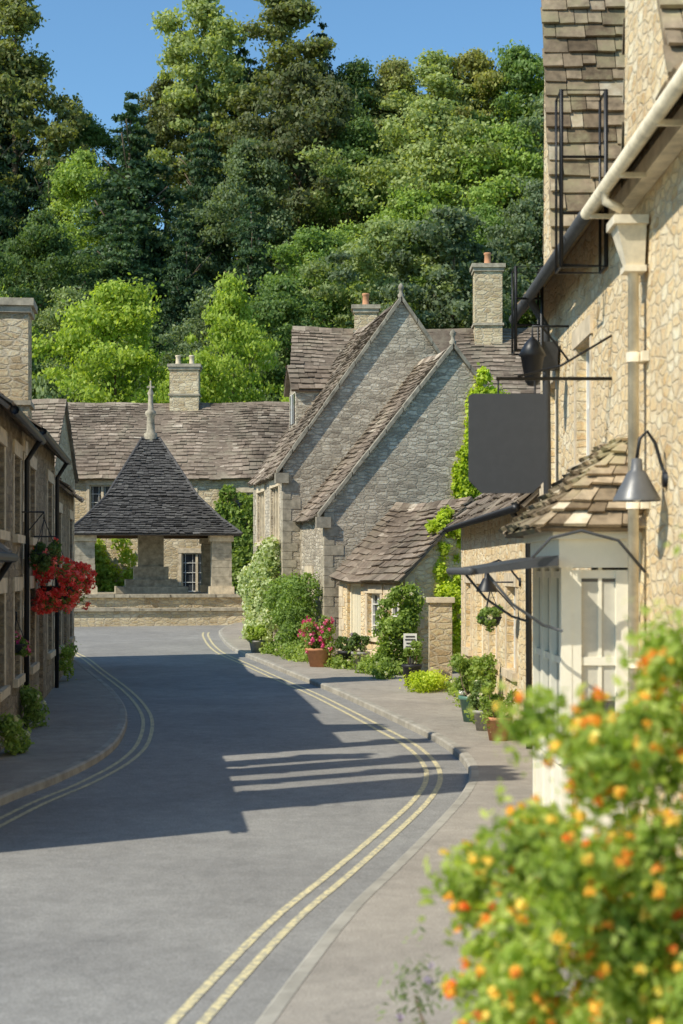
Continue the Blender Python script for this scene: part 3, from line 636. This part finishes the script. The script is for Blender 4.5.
for x,y,h,k,w in [(-25,112,17,'con',1),(-20.5,113,12.5,'con',1),(-14,106,17.5,'con',1.35),(-17.5,109,12.5,'mid',.9),(-9.6,112,15.5,'con',.95),(-6.5,108,13.5,'grey',.9),(-2.8,113,18,'olive',.85),(1.5,112,14,'mid',.9),(6.,110,16,'grey',1.05),(10.5,109,14.5,'mid',1.0),(14.5,111,16,'grey',.95),(19.5,112,16,'mid',1),(25,112,15,'grey',1.)]:
    tree(k,x,y,h,w)
for x,y,h,k,w in [(-22.5,98,13,'con',.95),(-18,96,12,'mid',.9),(-13.5,98,12.5,'con',1.2),(-9.5,97,12,'con',1.),(-5.5,99,13,'con',1.1),(-1.8,97,11,'mid',1.),(2.6,92,13.,'open',1.),(6.4,90,14.,'open',1.0),(12.4,98,13.5,'grey',.95),(17,98,14,'mid',1),(22,99,14,'olive',1.),(4.5,102,12,'mid',1.),(9,101,11,'mid',1)]:
    tree(k,x,y,h,w)
for x,y,h,k,w in [(-19.5,87,11,'mid',1),(-15,88,10,'grey',.9),(-10.5,88,10.5,'con',1.1),(-7.,88,10,'grey',1.),(-3,88,10.5,'mid',1.),(.4,88,8.5,'con',1.1),(14,88,9,'mid',1.),(19,88,10,'mid',1.),(11,83,7,'con',1.2)]:
    tree(k,x,y,h,w)
tree('weep',-14.2,77,9,1.); tree('weep',-16.8,79,10,1.); tree('lime',-11.2,79,13.4,.85,'large bright lime green tree behind tiled roofs'); tree('feather',-5.4,78,13.5,.9)
tree('lime',-1.9,77,8.8,.9); tree('feather',-8,76,9.5,.9); tree('lime',1.2,78,8.,.9); tree('con',5,77,6,1.3); tree('lime',-19,76,10,.9)

# ------------------------------------------------------------ plants
sid=[100]
def plant(name,label,cat,loc,lobes,n,size,mat,fl=None,group=None,pot=None,asp=.6,front=None,stem=True,droop=0,shell=.55,stray=.15,sr=.35):
    sid[0]+=1; s=sid[0]
    e=thing(name,label,cat,loc,0,group)
    obj('foliage',leaf_mesh('foliage',lobes,n,size,s,mat,shell=shell,asp=asp,droop=droop,stray=stray,sr=sr),e)
    if stem:
        mb=MB(); rg=random.Random(s)
        for l in lobes[:14]: mb.tube([(l[0]*.3,l[1]*.3,0 if not pot else pot[1]*.9),(l[0]*.7,l[1]*.7,l[2]*.6),(l[0],l[1],l[2])],[.015,.01,.005],5,0)
        mb.build('stem',[M_bark],e,uv=False)
    if fl:
        nf,fs,fr,fm=fl; pts=surf_pts(lobes,nf,s,1.08,front)
        ll=[(p[0],p[1],p[2],fr,fr,fr) for p in pts]; obj('flowers',leaf_mesh('flowers',ll,nf*14,fs,s+1,fm,shell=.6,asp=.8,up=.3,lw=.7),e)
    if pot:
        r,h,pm=pot; mb=MB(); mb.lathe([(0,0),(r*.7,0),(r*.95,h*.85),(r*1.06,h*.87),(r*1.06,h),(r*.92,h),(r*.85,h*.9),(0,h*.88)],(0,0,0),18,0); mb.build('pot',[pm],e)
    return e
rg=random.Random(31); lob=[]
for (x,y,z,r,k) in [(.14,0,1.86,.34,22),(.3,.1,2.1,.28,14),(-.1,-.1,1.55,.4,30),(.25,0,1.3,.5,40),(-.26,-.1,1.18,.4,30),(.3,-.2,1.0,.4,26),(0,0,.8,.48,28),(-.32,-.2,.78,.38,20),(.2,0,.4,.5,16),(-.42,-.1,1.35,.22,9),(-.45,0,.95,.26,9)]:
    for i in range(k): s=rg.uniform(.04,.13); lob.append((x+rg.uniform(-r,r)*1.0,y+rg.uniform(-r,r),z+rg.uniform(-r,r)*.9,s,s,s*.9))
eb=plant('flowering_shrub','large leafy shrub with yellow and orange flowers beside pavement','shrub',(1.02,4.7,.1),lob,52000,.042,LF_shrub,(1500,.02,.014,FL_yel),asp=.5,stem=False,shell=.3,stray=.3,sr=.8)
mb=MB()
for i in range(12):
    l=lob[i*12]; mb.tube([(rg.uniform(-.1,.15),rg.uniform(-.1,.2),-.1),(l[0]*.5,l[1]*.5+.1,l[2]*.5),(l[0],l[1]+.05,l[2])],[.012,.008,.003],5,0)
mb.build('stem',[M_bark],eb,uv=False)
lob=[(rg.uniform(-.35,.5),rg.uniform(-.7,.6),rg.uniform(.05,.5),.1,.1,.15) for i in range(30)]
plant('lavender_plant','low lavender plant with faded purple flowers on pavement edge','plant',(.52,6.3,.1),lob,4500,.05,LF_grey,(170,.022,.016,FL_lav),asp=.25,stray=.4,sr=1.2)
def onA(s,z,o): return (-.4+.98*s+.2*o,38.-.98*o+.2*s,z)
rg=random.Random(8); lob=[]
for i in range(260):
    z=rg.uniform(.7,7.1); c=3.15+1.0*(z-1)/5.8; hw=.62-.26*max(0,(z-3))/4; s=c+rg.uniform(-hw,hw)
    if z>8.05-(s-3.15)*1.25: continue
    p=onA(s,z,.08); q=rg.uniform(.1,.2); lob.append((p[0],p[1],p[2],q*1.1,q*.6,q*1.3))
plant('wall_creeper','yellow-green creeper climbing up grey gable wall','climbing plant',(0,0,0),lob,40000,.10,LF_vine,stem=False,asp=.8,stray=.2,sr=.6)
lob=[]
for i in range(70):
    q=rg.uniform(.09,.18); lob.append((2.35+rg.uniform(-.4,.45),34.35+rg.uniform(-.1,.15),rg.uniform(.5,3.6),q,q*.7,q*1.2))
plant('wall_creeper','green creeper covering cottage end wall','climbing plant',(0,0,.1),lob,13000,.09,LF_vine,stem=False,asp=.8,stray=.2,sr=.6)
lob=[]
for i in range(46): q=rg.uniform(.1,.22); lob.append((1.25+rg.uniform(-.45,.4),33.8+rg.uniform(-.3,.2),rg.uniform(.1,1.9),q,q,q))
plant('climbing_rose','leafy green climbing shrub around cottage front','climbing plant',(0,0,.1),lob,9000,.085,LF_bush,(30,.05,.04,FL_white),stem=False,stray=.25,sr=.7)
def onB(s,z,o): return (-1.5-.18*s-.984*o, 41.08+.984*s-.18*o, z)
lob=[]
for i in range(80):
    s=rg.uniform(.4,5.6); p=onB(s,rg.uniform(.3,2.9-.12*s),.25); q=rg.uniform(.14,.28); lob.append((p[0],p[1],p[2],q,q,q))
plant('wall_creeper','pale green and cream flowering creeper on stone facade','climbing plant',(0,0,.2),lob,13000,.11,LF_pale,stem=False,asp=.8,stray=.2,sr=.6)
lob=[]
for i in range(70):
    s=rg.uniform(0.2,3.0); q=rg.uniform(.13,.27); lob.append((-.8-.22*s+rg.uniform(-.3,.15),38+s,rg.uniform(.1,2.0),q,q,q))
plant('climbing_shrub','dense green shrub against grey stone facade','shrub',(0,0,.15),lob,11000,.09,LF_mid,stem=False,stray=.2,sr=.6)
lob=[]
for i in range(80): q=rg.uniform(.2,.42); lob.append((-4.2+rg.uniform(-.75,.9),65.65,rg.uniform(.3,4.6),q,.22,q))
plant('wall_creeper','bright green creeper on far stone house','climbing plant',(0,0,.9),lob,11000,.17,LF_bush,stem=False,asp=.8)
lob=[(-9.8+rg.uniform(-.9,1.2),65.5+rg.uniform(-.3,.1),rg.uniform(.3,2.6),.4,.3,.4) for i in range(26)]
plant('garden_shrub','bright green shrub in front of stone house','shrub',(0,0,.9),lob,6000,.18,LF_lime,stem=False)
lob=[]
for i in range(60):
    y=rg.uniform(32.5,41); x=np.interp(y,[32,34,38,42],[1.4,.9,-.75,-1.95])-rg.uniform(.1,.45); q=rg.uniform(.1,.22); lob.append((float(x),y,.08+rg.random()*.2,q,q,q))
plant('flower_border','low green border plants along house fronts','plant',(0,0,.15),lob,8000,.08,LF_bush,(50,.05,.035,FL_white),stem=False,stray=.25,sr=.8)
lob=[]
for i in range(34):
    y=rg.uniform(20,30); q=rg.uniform(.08,.2); lob.append((2.2-rg.uniform(0,.2),y,.05+rg.random()*.25,q,q,q))
plant('flower_border','low green border plants along cottage wall','plant',(0,0,.1),lob,5000,.06,LF_bush,(24,.04,.03,FL_white),stem=False,stray=.25,sr=.8)
lob=[(1.6+rg.uniform(-.25,.3),29.8+rg.uniform(-.6,.8),.1+rg.random()*.2,.18,.25,.14) for i in range(16)]
plant('flower_border','lime green low plants beside stone pier','plant',(0,0,.1),lob,3500,.06,LF_vine,stem=False,stray=.25,sr=.8)
for (y,h) in ((19.9,.4),(23.2,.55),(32,.7)):
    p=lp(y); lob=[(rg.uniform(.0,.2),rg.uniform(-.3,.3),rg.uniform(.05,h),.11,.13,.12) for i in range(11)]
    plant('wall_foot_plant','small green plants at foot of stone wall','plant',(p[0]+.05,y,g(y)+.1),lob,1500,.06,LF_mid,(12,.04,.03,FL_white),stem=False,stray=.25,sr=.8)
def ball(r,h,k=7,s=1):
    q=random.Random(s); return [(q.uniform(-r,r)*.75,q.uniform(-r,r)*.75,h+q.uniform(-r,r)*.65,r*.36,r*.36,r*.36) for i in range(int(k*1.4))]
pg='potted plants along the pavement'
plant('potted_plant','pink flowering geranium in round terracotta pot by corner','potted plant',(-.5,36.0,g(36.0)+.1),ball(.42,.74,12,1),2500,.08,LF_bush,(110,.06,.045,FL_pink),pg,(.3,.42,M_terra))
plant('potted_plant','small green plant in dark pot by cottage','potted plant',(.12,35.6,g(35.6)+.1),ball(.22,.55,6,2),900,.07,LF_mid,None,pg,(.2,.38,M_potdark))
plant('potted_plant','purple-green plant in grey pot by cottage','potted plant',(.42,35.0,g(35)+.1),ball(.25,.6,6,3),1000,.07,LF_mid,(10,.05,.04,FL_lav),pg,(.2,.4,M_potgrey))
plant('potted_plant','tall green shrub in black pot on pavement','potted plant',(1.36,30.9,g(30.9)+.1),ball(.2,.7,6,4),900,.06,LF_bush,None,pg,(.19,.42,M_potdark))
plant('potted_plant','round green shrub in green glazed pot','potted plant',(2.0,24.2,.1),ball(.34,.72,10,5),2600,.06,LF_bush,None,pg,(.22,.4,M_potgreen))
plant('potted_plant','lime foliage plant in white pot','potted plant',(2.08,25.6,.11),ball(.28,.65,8,6),1800,.06,LF_lime,(8,.04,.03,FL_white),pg,(.19,.36,M_white))
plant('potted_plant','small leafy plant in grey pot on pavement','potted plant',(2.05,22.9,.1),ball(.22,.5,6,7),1200,.05,LF_mid,(10,.035,.025,FL_white),pg,(.17,.3,M_potgrey))
plant('potted_plant','bushy plant in terracotta pot near doorstep','potted plant',(2.12,21.6,.1),ball(.25,.55,7,8),1500,.05,LF_bush,None,pg,(.18,.32,M_terra))
plant('potted_plant','fern in pale pot beside hedge','potted plant',(-2.15,40.6,g(40.6)+.1),ball(.28,.5,7,9),1200,.09,LF_lime,None,pg,(.2,.3,M_potgrey))
ns=thing('notice_board','small white notice board with black stripes on post','sign',(1.34,31.25,g(31)+.1))
mb=MB(); mb.tube([(0,0,0),(0,0,.98)],.02,6,0); mb.build('post',[M_black],ns)
mb=MB(); mb.box(-.13,.13,-.03,-.008,.68,1.0,0)
for z,w in ((.94,.09),(.88,.1),(.81,.075),(.74,.09)): mb.box(-w,w,-.036,-.031,z-.014,z+.014,1)
mb.build('board',[M_white,M_board],ns)
def basket(label,x,y,z,wx,r,fm,nf,wall=True):
    e=thing('hanging_basket',label,'hanging basket',(x,y,z),0,'hanging baskets on house walls')
    mb=MB(); b=min(r,.3); mb.lathe([(0,-b*.75),(b*.4,-b*.68),(b*.75,-b*.4),(b*.95,0),(b,0.02),(b*.9,.02)],(0,0,0),16,0); mb.build('basket_bowl',[M_potdark],e)
    mb=MB()
    for k in range(3):
        a=k*2.09; mb.tube([(b*.95*math.cos(a),b*.95*math.sin(a),0),(0,0,b*2.4)],.006,4,0)
    t=b*2.4; mb.tube([(wx-x,0,t+.1),(0,0,t+.1),(0,0,t)],.014,6,0); mb.tube([(wx-x,0,t-.3),((wx-x)*.5,0,t-.1),(0,0,t+.1)],.01,6,0); mb.build('bracket',[M_black],e)
    q=random.Random(int(y*10)); lo=[(q.uniform(-r,r)*.8,q.uniform(-r,r)*.8,q.uniform(-.8,.7)*r,r*.36,r*.36,r*.36) for i in range(22)]
    obj('foliage',leaf_mesh('foliage',lo,1800,.06,int(y),LF_mid,shell=.5),e)
    pts=surf_pts(lo,nf,int(y),1.1); obj('flowers',leaf_mesh('flowers',[(p[0],p[1],p[2],.045,.045,.04) for p in pts],nf*16,.045,int(y)+3,fm,asp=.85,lw=.6),e)
basket('overflowing hanging basket of bright red flowers on black bracket',-4.57,25.8,2.12,-4.96,.47,FL_red,560)
basket('black hanging basket with red flowers on wall bracket',-4.35,23.4,2.62,-4.68,.22,FL_red,14)
basket('small hanging basket with pink flowers',-4.55,22.4,1.35,-4.57,.15,FL_pink,26)
basket('wicker hanging basket with green leaves on cottage wall',2.1,22.6,1.72,2.46,.17,FL_white,10)

# ------------------------------------------------------------ lamps, signs, ironwork
def lamp(label,x,y,z,wx,r,mat):
    e=thing('wall_lamp',label,'lamp',(x,y,z),0,'gooseneck wall lamps')
    mb=MB(); mb.lathe([(r,0),(r*.98,.02),(r*.62,r*.75),(r*.42,r*1.15),(r*.25,r*1.3),(r*.22,r*1.75),(.0,r*1.8)],(0,0,0),20,0); mb.lathe([(r*.93,.012),(r*.58,r*.72),(r*.1,r*1.1)],(0,0,0),20,0); mb.build('lamp_shade',[mat],e)
    mb=MB(); d=wx-x; mb.tube([(d,0,r*.9),(d*.8,0,r*1.6),(d*.62,0,r*2.4),(d*.35,0,r*2.9),(d*.1,0,r*2.6),(0,0,r*1.75)],.014,8,0); mb.tube([(d,0,r*.9),(d-.03,0,r*.9)],.06,12,0); mb.build('arm',[M_black],e)
    mb=MB(); mb.lathe([(0,-.01),(.04,.01),(.05,.06),(.03,.12)],(0,0,0),12,0); mb.build('bulb',[M_white],e)
lamp('grey metal gooseneck lamp on golden stone wall',2.27,12.3,2.93,2.5,.185,M_grey_metal)
lamp('black gooseneck lamp on cottage wall',2.0,22,2.1,2.47,.15,M_black)
hs=thing('hanging_sign','blank dark grey hanging sign board on iron bracket','sign',(1.53,14.8,3.57))
mb=MB(); w,h=.355,.46; out=[(-w,-h+.12),(-w+.12,-h),(w-.12,-h),(w,-h+.12),(w,h-.02),(w-.04,h),(-w+.04,h),(-w,h-.02)]
n=len(out); vs=[(x,-.02,z) for x,z in out]+[(x,.02,z) for x,z in out]
mb.idx(vs,[tuple(range(n)),tuple(range(2*n-1,n-1,-1))]+[(i,(i+1)%n,n+(i+1)%n,n+i) for i in range(n)],0,.5,False); mb.build('sign_board',[M_board],hs)
mb=MB(); mb.tube([(-.1,0,.6),(.97,0,.6)],.018,6,0); mb.tube([(.1,0,.62),(.5,0,.72),(.97,0,1.0)],.012,6,0)
for x in (-.08,.26): mb.tube([(x,0,.45),(x,0,.6)],.01,6,0)
mb.build('bracket',[M_black],hs)
def frame(x,y,z,w,h,label):
    e=thing('iron_sign_frame',label,'iron bracket',(x,y,z),0,'iron frames on the house front')
    mb=MB(); mb.tube([(0,0,0),(w,0,0),(w,0,h),(0,0,h),(0,0,0)],.022,6,0)
    for k in (.3,.62): mb.tube([(0,0,h*k),(w,0,h*k)],.014,6,0)
    mb.tube([(0,.35,0),(w,.35,0),(w,.35,h),(0,.35,h),(0,.35,0)],.014,6,0)
    for (a,b_) in ((0,0),(w,0),(0,h),(w,h)): mb.tube([(a,0,b_),(a,.35,b_)],.012,6,0)
    mb.build('frame',[M_black],e)
frame(2.06,15.,5.25,.42,1.65,'black iron frame bracket beneath the eaves'); frame(1.98,18.2,4.9,.3,.95,'black iron frame bracket beneath the eaves')
e=thing('wall_lantern','black iron lantern hung from wall bracket','lantern',(2.1,17.6,4.8))
mb=MB(); mb.lathe([(.0,-.38),(.05,-.37),(.08,-.33),(.13,-.06),(.155,-.04),(.08,.1),(.03,.15),(0,.18)],(0,0,0),6,0); mb.build('lantern_body',[M_black],e)
mb=MB(); mb.tube([(0,0,.16),(0,0,.28),(.4,0,.28)],.014,6,0); mb.tube([(.1,0,.28),(.25,0,.1),(.4,0,-.1)],.012,6,0); mb.build('bracket',[M_black],e)

# ------------------------------------------------------------ light, sky, camera
w=bpy.data.worlds.new('World'); S.world=w; w.use_nodes=True; nt=w.node_tree; bg=nt.nodes['Background']
EL=43
sky=nt.nodes.new('ShaderNodeTexSky'); sky.sky_type='NISHITA'; sky.sun_disc=False; sky.sun_elevation=R_(EL); sky.sun_rotation=R_(239); sky.air_density=1.; sky.dust_density=.1; sky.ozone_density=1.2
mx=nt.nodes.new('ShaderNodeMix'); mx.data_type='RGBA'; mx.blend_type='MULTIPLY'; mx.inputs[0].default_value=1; mx.inputs[7].default_value=(.74,1.02,1.14,1)
nt.links.new(sky.outputs[0],mx.inputs[6]); nt.links.new(mx.outputs[2],bg.inputs[0]); bg.inputs[1].default_value=.15
ce=math.cos(R_(EL)); sv=Vector((-.85*ce,-.527*ce,math.sin(R_(EL))))
sl=bpy.data.lights.new('sun','SUN'); sl.energy=5; sl.angle=R_(.53); sl.color=(1,.94,.8); so=bpy.data.objects.new('sun',sl); COL.objects.link(so); so.rotation_euler=sv.to_track_quat('Z','Y').to_euler(); so.location=(-20,-10,30)
cd=bpy.data.cameras.new('camera'); co=bpy.data.objects.new('camera',cd); COL.objects.link(co); co.location=(0,0,2.4); co.rotation_euler=(R_(90),0,0)
cd.sensor_width=36; cd.sensor_fit='AUTO'; cd.lens=56.25; cd.shift_y=58/1024; cd.clip_end=2000; cd.dof.use_dof=True; cd.dof.focus_distance=38; cd.dof.aperture_fstop=2.5
S.camera=co
S.view_settings.view_transform='Standard'; S.view_settings.look='None'; S.view_settings.exposure=0
